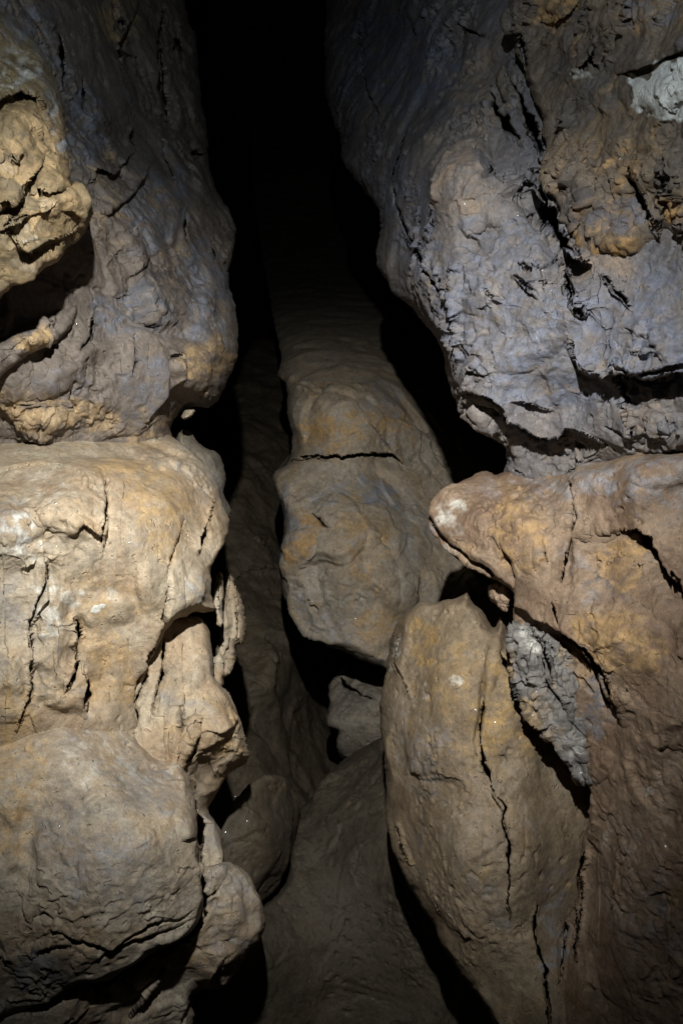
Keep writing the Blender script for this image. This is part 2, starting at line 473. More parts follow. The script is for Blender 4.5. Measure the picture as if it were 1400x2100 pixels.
# ------------------------------------------------------------------ stains placed where the photo has them
stain(0, (70, 300, 70, 90, 0, .8), (110, 430, 60, 60, 0, .6), (250, 40, 40, 60, 10, .45), (60, 690, 40, 30, 0, .55),
      (430, 740, 50, 60, 0, .5), (80, 850, 110, 40, 0, .45), (300, 1000, 110, 60, 35, .6), (330, 1090, 60, 60, 0, .5), (200, 1230, 120, 60, 0, .35),
      (230, 1370, 50, 80, 10, .5), (30, 1560, 60, 260, 0, .5), (470, 1540, 40, 40, 0, .5), (390, 1500, 50, 70, 0, .3),
      (220, 1920, 120, 40, -10, .35), (360, 1990, 60, 30, -20, .5),
      (680, 880, 80, 40, 0, .6), (625, 1100, 25, 50, 0, .8), (740, 1110, 70, 40, 30, .35), (690, 1230, 40, 60, 0, .3), (800, 860, 60, 40, 0, .5), (760, 1280, 60, 40, 0, .4),
      (1070, 1080, 60, 100, 0, .5), (1270, 1160, 60, 70, 0, .6), (1270, 1310, 110, 60, 25, .75), (1200, 1350, 40, 60, -30, .4), (1010, 1450, 40, 120, 5, .5), (870, 1330, 30, 60, 0, .5), (1080, 1480, 60, 70, 0, .45),
      (920, 1400, 60, 100, 0, .35), (950, 390, 60, 80, 0, .28), (1300, 330, 60, 50, 0, .35), (1380, 420, 40, 40, 0, .6), (1140, 30, 50, 30, 0, .5), (1290, 500, 36, 26, 0, .35), (1250, 620, 60, 50, 0, .3), (1000, 180, 60, 120, 20, .35))
stain(1, (30, 40, 60, 50, 0, .6), (120, 180, 40, 160, -20, .5), (170, 250, 50, 90, 0, .75), (200, 120, 60, 60, 0, .3), (320, 420, 70, 120, 10, .6), (430, 590, 60, 110, 0, .75), (270, 640, 90, 60, 0, .7), (290, 800, 60, 90, 10, .6), (130, 790, 60, 40, 0, .45), (30, 660, 70, 30, 0, .4),
      (10, 1080, 60, 70, 0, .5), (300, 940, 100, 20, 20, .35), (410, 1000, 50, 50, 40, .35), (60, 1320, 50, 120, 0, .3), (400, 1210, 40, 40, 0, .5),
      (290, 1620, 100, 60, 30, .5), (120, 1700, 50, 60, 0, .5), (220, 1780, 110, 90, 0, .45), (80, 1980, 60, 60, 0, .6), (460, 1920, 50, 40, 0, .4), (440, 1700, 30, 70, 0, .5), (470, 1830, 60, 60, 0, .45),
      (790, 1010, 70, 40, 0, .7), (700, 1010, 60, 30, 0, .5), (700, 1290, 60, 30, 20, .5), (590, 1080, 25, 110, 0, .6), (850, 1090, 40, 80, 0, .4), (780, 820, 50, 40, 0, .5), (640, 1250, 40, 40, 0, .45),
      (1250, 700, 230, 130, 10, .75), (1000, 640, 120, 180, -20, .65), (850, 450, 60, 160, -15, .75), (1060, 500, 140, 60, 0, .6), (820, 120, 130, 120, 0, .85), (1100, 780, 150, 70, 10, .8), (1330, 880, 90, 40, 0, .5), (1040, 140, 30, 60, 0, .4), (1270, 440, 60, 40, 0, .6), (1350, 580, 70, 40, 0, .7), (1350, 30, 60, 40, 0, .5),
      (1000, 1010, 60, 30, 0, .35), (1150, 1040, 60, 40, 0, .35), (1330, 1020, 90, 40, -10, .4), (1240, 1230, 70, 30, 20, .4), (1230, 1440, 30, 80, 0, .6), (1300, 1800, 80, 160, 0, .3), (880, 1560, 60, 100, 0, .35), (1000, 1700, 120, 80, 0, .25), (1140, 1900, 30, 140, 0, .5), (820, 1500, 25, 100, 0, .3))
stain(2, (400, 1200, 30, 20, 30, .42), (198, 1248, 14, 14, 0, .9), (225, 1215, 18, 14, 0, .5), (110, 1250, 45, 80, 0, .55), (40, 1120, 60, 60, 0, .5), (120, 1010, 80, 30, 20, .35), (40, 1400, 30, 60, 0, .3),
      (370, 1680, 20, 30, 20, .4), (410, 1995, 40, 14, 0, .3), (480, 1930, 40, 10, 0, .35), (30, 330, 20, 12, 0, .3), (100, 400, 40, 20, 0, .3), (30, 140, 60, 60, 0, .45), (120, 250, 14, 80, -8, .35), (60, 480, 40, 20, 0, .35),
      (930, 1395, 22, 12, 0, .5), (815, 1330, 12, 60, 20, .45), (868, 1415, 14, 22, 0, .45), (930, 1080, 50, 40, 30, .45), (1080, 1320, 24, 40, -30, .45), (1180, 1530, 18, 30, 30, .45), (1330, 1625, 16, 14, 0, .7), (1250, 1720, 12, 30, 30, .35),
      (820, 1225, 14, 22, 0, .25), (960, 500, 60, 50, 0, .2), (1060, 700, 60, 60, 0, .25), (640, 1210, 24, 30, 0, .3), (1312, 186, 24, 40, -35, 1.0), (1375, 165, 44, 44, 0, 1.0), (1420, 160, 60, 40, 0, 1.0), (1345, 180, 40, 36, 0, .9), (1180, 150, 60, 8, 10, .4))
stain(3, (330, 600, 70, 70, 0, .55), (240, 180, 30, 40, 0, .3), (280, 250, 30, 60, 0, .35), (350, 760, 40, 50, 0, .45), (430, 690, 20, 40, 0, .45), (230, 380, 60, 60, 0, .35), (130, 1640, 60, 50, 0, .4), (280, 1650, 60, 30, 20, .3), (140, 1960, 60, 40, 0, .5), (100, 2060, 120, 60, 0, .45),
      (1350, 1000, 60, 20, 0, .2), (1240, 1215, 60, 18, 20, .5), (1225, 1420, 20, 60, 0, .5), (1180, 1490, 40, 40, 30, .35), (1070, 1250, 30, 30, 0, .3), (1210, 450, 80, 90, 0, .5), (1110, 110, 60, 60, 0, .4), (1240, 90, 80, 60, 0, .35), (1330, 380, 60, 60, 20, .5), (1180, 240, 50, 30, 0, .4), (1330, 760, 90, 20, 0, .4), (890, 1560, 18, 60, 0, .45), (880, 1620, 30, 30, 0, .4), (1110, 1572, 8, 14, 0, .6), (1090, 1550, 50, 14, 10, .3),
      (880, 30, 140, 60, 0, .35), (820, 1230, 26, 40, 0, .15), (1120, 1780, 60, 60, 0, .3), (560, 1660, 40, 30, 20, .3), (980, 1390, 20, 24, 0, .35), (1345, 1640, 30, 40, 0, .2))

# ================================================================== LEFT SIDE
wall_left = rock_mesh('cave_wall',
    [(-300, -320), (372, -320), (378, 0), (402, 80), (412, 200), (430, 290), (426, 312), (442, 380), (470, 430), (483, 470), (476, 520),
     (470, 580), (485, 640), (486, 720), (470, 772), (448, 818), (428, 836), (398, 834), (372, 848), (354, 864), (349, 884), (362, 912),
     (400, 990), (300, 1060), (0, 1060), (-300, 1060)],
    [(-300, 0, .95), (0, 0, 1.12), (0, 400, 1.06), (-300, 500, .85), (200, 0, 1.5), (350, 0, 2.0), (200, 250, 1.32), (350, 250, 1.75), (200, 480, 1.16), (330, 480, 1.36), (440, 500, 1.62),
     (440, 640, 1.42), (300, 650, 1.24), (150, 640, 1.12), (150, 780, 1.12), (300, 800, 1.22), (400, 760, 1.28), (60, 880, 1.12), (200, 890, 1.2), (340, 890, 1.29), (200, 1050, 1.25), (0, 1050, 1.18), (-300, 900, .95)],
    roll=(60, .16), noise=1.1, rough=1.2, back=.8, seed=1, broken=.15, mat=M_wall, edge=4,
    bumps=[(410, 750, 75, 95, 10, .05), (440, 600, 60, 110, 0, .03), (300, 620, 70, 60, -30, .02), (330, 420, 60, 90, 20, .02), (230, 420, 40, 60, 20, .02),
           (260, 480, 40, 60, 20, .018), (200, 300, 50, 110, 0, .02), (390, 650, 60, 20, 10, -.012), (150, 750, 110, 50, -20, .025), (90, 860, 90, 40, 0, .02),
           (340, 250, 25, 80, 0, -.03), (370, 470, 12, 60, 5, -.02), (260, 60, 50, 60, 10, .03), (355, 700, 24, 36, 0, .012), (420, 350, 30, 80, 0, .03)],
    steps=[([(240, 60, 0), (246, 90, 1), (262, 60, 1), (280, 20, .6), (285, -40, 0)], .03, 30, .03, 20),
           ([(190, 400, 0), (200, 350, .7), (236, 355, 1), (262, 330, .4), (280, 300, 0)], .03, 30, .02, 20),
           ([(205, 440, 0), (240, 430, 1), (290, 380, 1), (320, 330, 0)], .025, 26, .015, 20),
           ([(330, 300, 0), (340, 320, 1), (350, 350, 1), (362, 385, 0)], .02, 12, .05, 16),
           ([(255, 585, 0), (285, 555, .8), (297, 535, .6), (310, 520, 0)], .015, 20, .01, 15),
           ([(345, 740, 0), (352, 726, 1), (375, 722, .6), (385, 725, 0)], .012, 12, .008, 12)],
    cracks=[([(338, 0, 3), (325, 90, 8), (330, 180, 14), (345, 260, 6)], .06), ([(350, 120, 2), (365, 80, 10), (372, 130, 4)], .05),
            ([(120, 60, 3), (126, 110, 9), (130, 180, 5)], .06), ([(192, 640, 3), (186, 690, 7), (165, 720, 4)], .025), ([(155, 780, 2), (140, 815, 6), (150, 840, 2)], .015),
            ([(382, 430, 2), (378, 470, 6), (388, 500, 3)], .03), ([(435, 505, 3), (440, 530, 9), (432, 540, 3)], .03), ([(272, 690, 2), (276, 740, 5), (270, 770, 2)], .02),
            ([(415, 300, 3), (395, 318, 8), (432, 310, 3)], .03), ([(170, 160, 2), (172, 195, 5), (166, 230, 2)], .03), ([(275, 260, 3), (268, 290, 6), (280, 300, 2)], .03)])
thing(wall_left, 'tall brown and blue grey cave wall rising above the pale left ledge', 'cave wall')

nod = rock_mesh('outcrop',
    [(-300, 20), (-20, 20), (40, 50), (85, 95), (112, 150), (128, 200), (133, 262), (137, 330), (146, 382), (158, 372), (172, 386), (182, 410), (190, 440),
     (178, 466), (170, 482), (135, 520), (118, 538), (86, 556), (50, 578), (25, 584), (12, 600), (-60, 640), (-300, 680)],
    [(-300, 100, .74), (0, 100, .98), (100, 200, .99), (0, 250, .86), (100, 300, .93), (20, 400, .84), (120, 430, .89), (60, 520, .87), (-300, 500, .70), (140, 480, .93), (0, 570, .88)],
    roll=(26, .05), noise=1.0, rough=1.5, back=.35, seed=2, groove=.0016, mat=M_yellow, parent=wall_left, edge=5,
    bumps=[(40, 290, 80, 90, 0, .03), (115, 430, 45, 45, 0, .025), (115, 350, 30, 30, 0, .012), (168, 430, 24, 50, -10, .02), (30, 450, 40, 30, 0, .02), (70, 495, 60, 30, -20, .015), (30, 395, 50, 24, -30, .015), (95, 130, 60, 90, 20, .02)],
    steps=[([(-20, 440, .4), (20, 410, 1), (60, 375, 1), (80, 345, .5), (105, 310, 0)], .014, 22, .02, 14),
           ([(70, 385, 0), (100, 392, 1), (135, 390, .7), (150, 385, 0)], .01, 20, .02, 10),
           ([(-40, 205, .6), (0, 205, 1), (40, 188, 1), (75, 200, .6), (95, 240, 0)], .03, 40, .02, 26),
           ([(15, 480, 0), (60, 520, 1), (100, 500, .8), (160, 480, 0)], .012, 18, .018, 14),
           ([(20, 330, 0), (50, 315, 1), (52, 312, 0)], .008, 10, .008, 8)],
    cracks=[([(55, 130, 2), (50, 135, 6), (45, 142, 2)], .01), ([(0, 470, 3), (30, 455, 6), (60, 440, 3)], .02)])
nod['label'] = 'knobbly yellow outcrop'

lip = rock_mesh('lobe',
    [(-300, 700), (-40, 700), (20, 688), (48, 668), (90, 655), (125, 634), (150, 622), (162, 634), (152, 662), (128, 690), (110, 708), (78, 720), (45, 738), (10, 765), (-40, 800), (-300, 900)],
    [(-300, 780, .76), (0, 720, .99), (80, 680, 1.03), (140, 640, 1.09)],
    roll=(22, .05), noise=.8, rough=1.4, back=.3, seed=3, groove=.0015, mat=M_wall, parent=wall_left, edge=4, bumps=[(65, 690, 36, 28, 0, .02)])

ledge_left = rock_mesh('rock_ledge',
    [(-300, 840), (0, 846), (120, 850), (240, 852), (310, 868), (350, 896), (372, 908), (402, 928), (436, 972), (452, 1020), (466, 1052), (469, 1078), (458, 1120), (440, 1146),
     (434, 1166), (436, 1200), (441, 1248), (428, 1256), (400, 1258), (372, 1268), (350, 1280), (330, 1310), (312, 1345), (292, 1375), (280, 1400), (276, 1440), (284, 1480), (288, 1510),
     (300, 1600), (200, 1680), (0, 1700), (-300, 1700)],
    [(-300, 860, 1.12), (0, 856, 1.26), (200, 856, 1.33), (320, 870, 1.38), (-300, 950, .95), (0, 910, 1.13), (200, 910, 1.19), (360, 915, 1.26), (0, 970, 1.02), (200, 965, 1.07), (330, 960, 1.15), (-300, 1200, .78), (0, 1100, .93), (120, 1050, .955), (230, 1050, .99), (330, 1060, 1.04), (420, 1080, 1.13),
     (120, 1200, .955), (260, 1200, .995), (390, 1190, 1.055), (400, 1250, 1.065), (0, 1300, .915), (240, 1330, 1.01), (120, 1330, .955), (0, 1480, .91), (200, 1480, .99), (280, 1420, 1.05), (200, 1660, 1.05), (0, 1650, .98)],
    roll=(26, .06), noise=.8, rough=.8, facet=.7, back=.5, seed=4, mat=M_tan, edge=4,
    bumps=[(140, 1040, 85, 80, 10, .020, 1.0), (20, 1100, 75, 95, 0, .03, 1.0), (115, 1290, 52, 120, 5, .028, 1.0), (30, 1390, 40, 70, 0, .02), (250, 960, 60, 40, 40, .012), (330, 1010, 90, 70, 40, .015), (405, 1200, 36, 60, 20, .008),
           (230, 1250, 60, 50, 0, .012), (120, 1420, 60, 50, 0, .018), (210, 1390, 30, 90, 0, -.015), (310, 1200, 40, 70, 10, .01), (440, 1070, 26, 60, 0, .014)],
    steps=[([(212, 1120, .3), (221, 1080, 1), (220, 1040, 1), (214, 1000, .5), (206, 985, 0)], .02, 30, .014, 14),
           ([(150, 1105, 0), (165, 1080, .8), (178, 1075, .6), (205, 1100, 1), (215, 1095, 0)], .012, 18, .006, 14),
           ([(60, 1300, 0), (78, 1262, .6), (100, 1230, .8), (97, 1180, 1), (92, 1140, .3), (84, 1090, 0)], .012, 26, .008, 12),
           ([(40, 1175, 0), (60, 1165, .8), (75, 1155, .6), (85, 1140, 0)], .012, 20, .005, 14),
           ([(176, 1470, 0), (186, 1430, 1), (182, 1400, 1), (176, 1380, .3), (172, 1360, 0)], .026, 26, .02, 16),
           ([(132, 1420, .0), (150, 1385, 1), (163, 1350, .6), (160, 1320, .7), (165, 1275, 1), (160, 1262, 0)], .02, 28, .014, 14),
           ([(300, 1330, 0), (330, 1290, .8), (360, 1262, 1), (400, 1240, .8), (436, 1248, .5)], .008, 22, .0, 14),
           ([(405, 1140, 0), (412, 1125, 1), (420, 1100, 1), (425, 1070, 0)], .014, 20, .014, 12)],
    cracks=[([(218, 1000, 2), (220, 1045, 8), (214, 1080, 6), (208, 1120, 2)], .04), ([(97, 1150, 2), (99, 1190, 6), (82, 1225, 4), (62, 1275, 5), (64, 1340, 3), (66, 1410, 3), (50, 1465, 3), (35, 1500, 2)], .010),
            ([(160, 1265, 2), (162, 1300, 12), (155, 1325, 3)], .07), ([(178, 1380, 2), (182, 1420, 16), (172, 1460, 4)], .08), ([(162, 1352, 3), (152, 1380, 6), (134, 1418, 2)], .04),
            ([(342, 1170, 2), (343, 1205, 4), (337, 1240, 8), (332, 1280, 5)], .05), ([(424, 1075, 2), (421, 1100, 7), (412, 1130, 3)], .05),
            ([(318, 1310, 2), (300, 1350, 5), (285, 1385, 3)], .012), ([(380, 1060, 2), (365, 1105, 4), (345, 1165, 3)], .008), ([(440, 1020, 2), (432, 1060, 4), (425, 1080, 2)], .01)])
thing(ledge_left, 'pale tan ledge with a beak-like nose, brightest rock on the left side', 'rock ledge')

lobe = rock_mesh('rock_lobe',
    [(280, 1300), (330, 1270), (390, 1262), (415, 1272), (428, 1292), (434, 1320), (437, 1345), (440, 1388), (452, 1404), (470, 1424), (488, 1458), (500, 1500), (508, 1530), (512, 1548), (503, 1568), (474, 1582), (462, 1596), (446, 1626), (430, 1648),
     (426, 1664), (440, 1690), (455, 1714), (458, 1740), (456, 1772), (440, 1820), (380, 1820), (330, 1700), (230, 1600), (240, 1470), (260, 1380)],
    [(270, 1330, 1.07), (330, 1400, 1.075), (400, 1310, 1.12), (420, 1400, 1.10), (470, 1480, 1.11), (500, 1550, 1.15), (400, 1560, 1.06), (300, 1500, 1.055), (430, 1650, 1.15), (440, 1750, 1.13), (350, 1700, 1.08)],
    roll=(24, .06), noise=.8, rough=.6, back=.3, seed=5, mat=M_tan, edge=3,
    bumps=[(395, 1360, 44, 70, 0, .018), (460, 1520, 60, 80, 0, .03), (440, 1430, 50, 60, 40, .01)],
    steps=[([(365, 1575, 0), (400, 1530, 1), (412, 1510, 1), (408, 1480, .3), (400, 1475, 0)], .02, 20, .01, 10)],
    cracks=[([(398, 1640, 4), (405, 1670, 12), (409, 1700, 18), (410, 1730, 14), (411, 1760, 12), (414, 1800, 12)], .06), ([(336, 1310, 12), (332, 1385, 8), (318, 1430, 4), (312, 1465, 3)], .08), ([(300, 1380, 6), (278, 1440, 8), (283, 1485, 5)], .06),
            ([(371, 1450, 2), (372, 1490, 4), (376, 1515, 6), (372, 1540, 2)], .02), ([(412, 1525, 2), (395, 1550, 6), (382, 1568, 2)], .03)])
thing(lobe, 'smooth tan lobe hanging into the gap below the beak-like left ledge', 'rock')

fl2 = rock_mesh('rock_flake', [(470, 1168), (482, 1190), (496, 1226), (506, 1262), (507, 1298), (500, 1322), (486, 1326), (484, 1356), (476, 1376), (461, 1388), (452, 1390), (440, 1345), (450, 1300), (456, 1250), (458, 1190)],
    [(470, 1180, 1.42), (495, 1280, 1.38), (465, 1370, 1.36), (455, 1250, 1.36)], roll=(14, .05), noise=.6, rough=.8, back=.2, seed=6, mat=M_tan,
    cracks=[([(480, 1180, 2), (484, 1240, 3), (487, 1320, 3)], .02)])
thing(fl2, 'upright rock flake with a notched edge behind the left ledge nose', 'rock flake')
fl1 = rock_mesh('rock_flake', [(445, 1180), (456, 1174), (459, 1210), (458, 1260), (452, 1286), (444, 1262), (440, 1220)],
    [(445, 1180, 1.28), (458, 1220, 1.29), (452, 1280, 1.27)], roll=(8, .03), noise=.4, rough=.6, back=.12, seed=7, mat=M_tan, step=1.5)
thing(fl1, 'thin narrow sliver of rock just right of the ledge nose', 'rock flake')
fl3 = rock_mesh('rock_flake', [(446, 1350), (452, 1344), (457, 1370), (457, 1402), (450, 1408), (440, 1396)],
    [(446, 1350, 1.24), (455, 1370, 1.25), (448, 1400, 1.23)], roll=(8, .03), noise=.4, rough=.6, back=.1, seed=8, mat=M_tan, step=1.5)
thing(fl3, 'small pointed chip of rock on the shoulder of the tan lobe', 'rock flake')

peb = rock_mesh('stone', [(372, 852), (378, 840), (390, 836), (404, 840), (400, 852), (390, 858), (376, 862)],
    [(372, 850, 1.37), (400, 850, 1.37), (388, 840, 1.36), (390, 858, 1.35)], roll=(10, .03), noise=.5, rough=.7, back=.08, seed=9, mat=M_tan, step=1.5)
thing(peb, 'small tan stone wedged in the dark hole above the left ledge', 'stone')
inner = rock_mesh('rock_ledge', [(360, 900), (384, 880), (412, 912), (446, 930), (460, 958), (462, 985), (458, 1010), (470, 1060), (400, 1080), (360, 980)],
    [(360, 900, 1.42), (440, 930, 1.48), (455, 1000, 1.46), (380, 1060, 1.36)], roll=(16, .06), noise=.6, rough=.8, back=.3, seed=10, mat=M_dim)
thing(inner, 'small dim shelf of rock tucked behind the right end of the pale left ledge', 'rock ledge')

boulder_left = rock_mesh('boulder',
    [(-300, 1380), (-40, 1400), (20, 1390), (60, 1380), (120, 1370), (175, 1385), (215, 1412), (240, 1436), (252, 1462), (280, 1500), (302, 1530), (330, 1545), (352, 1540), (372, 1556), (386, 1590), (396, 1630), (400, 1652),
     (404, 1690), (406, 1740), (411, 1800), (416, 1840), (412, 1876), (396, 1905), (366, 1930), (320, 1950), (270, 1984), (215, 2012), (168, 2016), (120, 2044), (70, 2066), (0, 2100), (-300, 2200)],
    [(-300, 1400, .95), (0, 1420, 1.0), (120, 1390, 1.07), (-300, 1600, .76), (-300, 2000, .80), (0, 1560, .93), (0, 1750, .885), (120, 1500, .955), (230, 1460, 1.03), (320, 1560, 1.02), (120, 1640, .905), (250, 1640, .915), (370, 1640, .955), (120, 1800, .875), (280, 1780, .89), (385, 1800, .935), (200, 1930, .89), (360, 1890, .935), (100, 2030, .93), (0, 2000, .90)],
    roll=(30, .06), noise=1.0, rough=.7, back=.4, seed=11, mat=M_brown, edge=3, facet=.6,
    bumps=[(375, 1690, 28, 36, 0, .006), (60, 1740, 40, 190, 5, -.012), (330, 1960, 90, 40, -25, .012), (130, 1960, 70, 50, 0, .012), (120, 1660, 36, 30, 0, -.006), (30, 1620, 60, 90, 0, .012)],
    steps=[([(60, 1920, 0), (120, 1905, .8), (180, 1930, .8), (230, 1945, .6), (300, 1890, .8), (380, 1880, .6), (405, 1850, 0)], .005, 30, .003, 20),
           ([(160, 1990, 0), (230, 1945, .7), (300, 1920, 1), (370, 1895, .6), (400, 1880, 0)], .005, 24, .003, 16),
           ([(370, 1722, 0), (385, 1716, 1), (402, 1716, 1), (404, 1718, 0)], .012, 14, .008, 10),
           ([(70, 1950, 0), (100, 1945, 1), (135, 1935, .8), (150, 1950, 0)], .006, 20, .006, 14)],
    cracks=[([(75, 1880, 2), (95, 1870, 4), (110, 1880, 2)], .01)])
thing(boulder_left, 'big rounded grey brown boulder bulging out at the lower left', 'boulder')

bottom = rock_mesh('boulder',
    [(-300, 1950), (0, 1950), (200, 1900), (340, 1820), (400, 1770), (425, 1778), (458, 1768), (480, 1770), (503, 1786), (516, 1806), (528, 1836), (538, 1862), (543, 1888), (541, 1912), (528, 1930), (510, 1950), (492, 1980), (470, 2012), (460, 2026),
     (436, 2026), (412, 2030), (392, 2044), (398, 2080), (396, 2120), (380, 2420), (-300, 2420)],
    [(-300, 2100, .82), (0, 2080, .945), (200, 2060, .98), (340, 1990, 1.015), (420, 1850, 1.03), (480, 1800, 1.06), (530, 1880, 1.08), (460, 1960, 1.03), (380, 2060, 1.07), (200, 2400, 1.0), (0, 2400, .9)],
    roll=(28, .07), noise=1.0, rough=.8, back=.4, seed=12, mat=M_brown, edge=3,
    bumps=[(475, 1860, 60, 80, 0, .02), (440, 1985, 60, 40, -20, .012), (230, 2050, 120, 40, -20, .015)],
    steps=[([(270, 2110, 0), (300, 2050, 1), (345, 1995, .6), (360, 1985, 0)], .012, 30, .006, 16), ([(370, 2110, 0), (388, 2060, 1), (430, 2022, 1), (452, 1990, .7), (470, 1960, 0)], .012, 18, .02, 16)],
    cracks=[([(412, 1760, 10), (413, 1800, 14), (418, 1845, 14), (414, 1885, 16), (395, 1912, 18), (365, 1938, 20), (320, 1958, 20), (270, 1990, 16), (215, 2018, 12), (160, 2022, 6)], .05), ([(418, 1850, 2), (440, 1832, 5), (450, 1818, 2)], .02), ([(70, 2060, 2), (120, 2040, 4), (160, 2025, 3)], .02)])
thing(bottom, 'lowest left boulder whose knob pokes into the gap under the big rounded one', 'boulder')

# ================================================================== RIGHT SIDE
wall_right = rock_mesh('cave_wall',
    [(680, -320), (668, 0), (664, 90), (670, 200), (690, 268), (708, 342), (748, 388), (774, 428), (779, 470), (772, 498), (776, 545), (806, 598), (848, 640), (880, 676), (904, 716), (914, 765), (926, 806), (936, 832),
     (952, 858), (980, 884), (1012, 900), (1036, 918), (1042, 945), (1034, 980), (1080, 1080), (1700, 1080), (1700, -320)],
    [(700, 0, 2.5), (690, 200, 2.15), (850, 0, 1.75), (850, 200, 1.55), (740, 380, 1.72), (790, 500, 1.52), (900, 350, 1.2), (1000, 200, 1.25), (1000, 0, 1.35), (1200, 0, 1.12), (1400, 0, .92), (1700, 0, .75), (1000, 480, 1.1), (1200, 300, 1.03), (1400, 300, .9), (860, 560, 1.26), (950, 640, 1.10), (910, 720, 1.22),
     (1080, 680, 1.0), (1250, 680, .93), (1400, 680, .87), (1700, 600, .72), (1000, 800, 1.08), (960, 850, 1.11), (1120, 870, 1.075), (1250, 850, .965), (1400, 850, .893), (1120, 940, 1.10), (1250, 930, 1.0), (1400, 920, .925), (1100, 1060, 1.2), (1400, 1060, 1.1), (1700, 1000, .85)],
    roll=(46, .14), noise=1.0, rough=1.7, back=.8, seed=20, mat=M_blue, edge=4, flake=(.0050, 24, .6), broken=.2,
    bumps=[(930, 400, 120, 170, 0, .022), (1000, 760, 80, 90, 20, .02), (1130, 620, 120, 90, 0, .015), (1330, 690, 120, 70, 10, .03), (1150, 780, 70, 70, 0, .015), (830, 540, 30, 90, -25, .02), (1040, 480, 120, 30, -15, -.012), (880, 100, 60, 100, 0, .02), (990, 160, 80, 60, 0, -.02), (1260, 760, 60, 40, 0, .015)],
    steps=[([(936, 812, .3), (960, 806, .8), (985, 812, 1), (1010, 822, .9), (1028, 838, 1), (1040, 862, 1), (1062, 872, 1), (1088, 888, 1), (1110, 898, 1), (1145, 902, 1), (1152, 884, 1), (1180, 890, .8), (1210, 905, .35), (1226, 925, 0)], .03, 46, .035, 90),
           ([(950, 830, 0), (985, 828, .8), (1015, 838, .8), (1030, 850, 0)], .01, 12, .02, 12),
           ([(1045, 828, 0), (1080, 826, 1), (1120, 840, .6), (1140, 850, 0)], .02, 24, .01, 14),
           ([(1155, 690, 0), (1168, 722, .5), (1182, 752, .8), (1205, 775, .8), (1235, 782, .7), (1256, 760, .9), (1280, 765, 1), (1310, 774, 1), (1350, 768, 1), (1400, 762, 1.1), (1700, 740, 1.1)], .028, 60, .035, 110),
           ([(1240, 745, 0), (1262, 748, 1), (1300, 762, 1), (1340, 755, 1), (1400, 748, 1), (1700, 740, 1)], .012, 12, .01, 12),
           ([(1090, 360, 0), (1100, 400, 1), (1122, 440, 1), (1150, 500, 1), (1185, 530, .8), (1210, 540, 0)], .03, 30, .05, 30),
           ([(1160, 520, 0), (1168, 570, 1), (1180, 620, .8), (1200, 650, 0)], .014, 20, .012, 12), ([(1055, 535, 0), (1085, 550, 1), (1120, 540, 1), (1160, 522, 0)], .008, 14, .008, 12)],
    cracks=[([(835, 260, 2), (805, 360, 4), (812, 420, 4), (835, 480, 5), (868, 540, 6), (905, 600, 4), (920, 650, 3)], .02), ([(822, 470, 2), (850, 520, 4), (890, 580, 3)], .015), ([(905, 570, 2), (920, 620, 5), (928, 690, 4), (940, 740, 3)], .02),
            ([(930, 42, 2), (960, 66, 6), (1000, 78, 2)], .03), ([(737, 40, 2), (738, 100, 4), (748, 180, 3), (780, 245, 2)], .03), ([(1012, 190, 12), (1016, 225, 28), (1040, 260, 26), (1070, 290, 10)], .10), ([(1030, 140, 4), (1060, 190, 14), (1075, 230, 22), (1100, 280, 24), (1108, 322, 10)], .12), ([(1086, 370, 6), (1110, 395, 14), (1130, 440, 26), (1155, 495, 24), (1195, 530, 8)], .10),
            ([(1160, 545, 2), (1166, 590, 7), (1180, 630, 5), (1200, 650, 2)], .04), ([(1230, 560, 2), (1260, 600, 6), (1290, 630, 3)], .03), ([(1060, 535, 2), (1110, 548, 4), (1160, 525, 2)], .015), ([(1005, 330, 2), (1010, 350, 5), (1006, 360, 2)], .01), ([(990, 570, 2), (1000, 605, 3), (1016, 615, 2)], .01), ([(1045, 560, 2), (1075, 580, 4), (1090, 600, 2)], .012)])
thing(wall_right, 'overhanging blue grey cave wall with a bulging belly on the right', 'cave wall')

wedge = rock_mesh('flake', [(1018, 150), (1030, 132), (1042, 150), (1052, 180), (1068, 205), (1074, 250), (1076, 290), (1066, 285), (1052, 262), (1040, 236), (1036, 215), (1022, 190)],
    [(1025, 150, 1.19), (1060, 200, 1.15), (1070, 280, 1.14)], roll=(9, .02), noise=.8, rough=1.6, back=.12, seed=21, groove=.003, mat=M_wall, parent=wall_right)

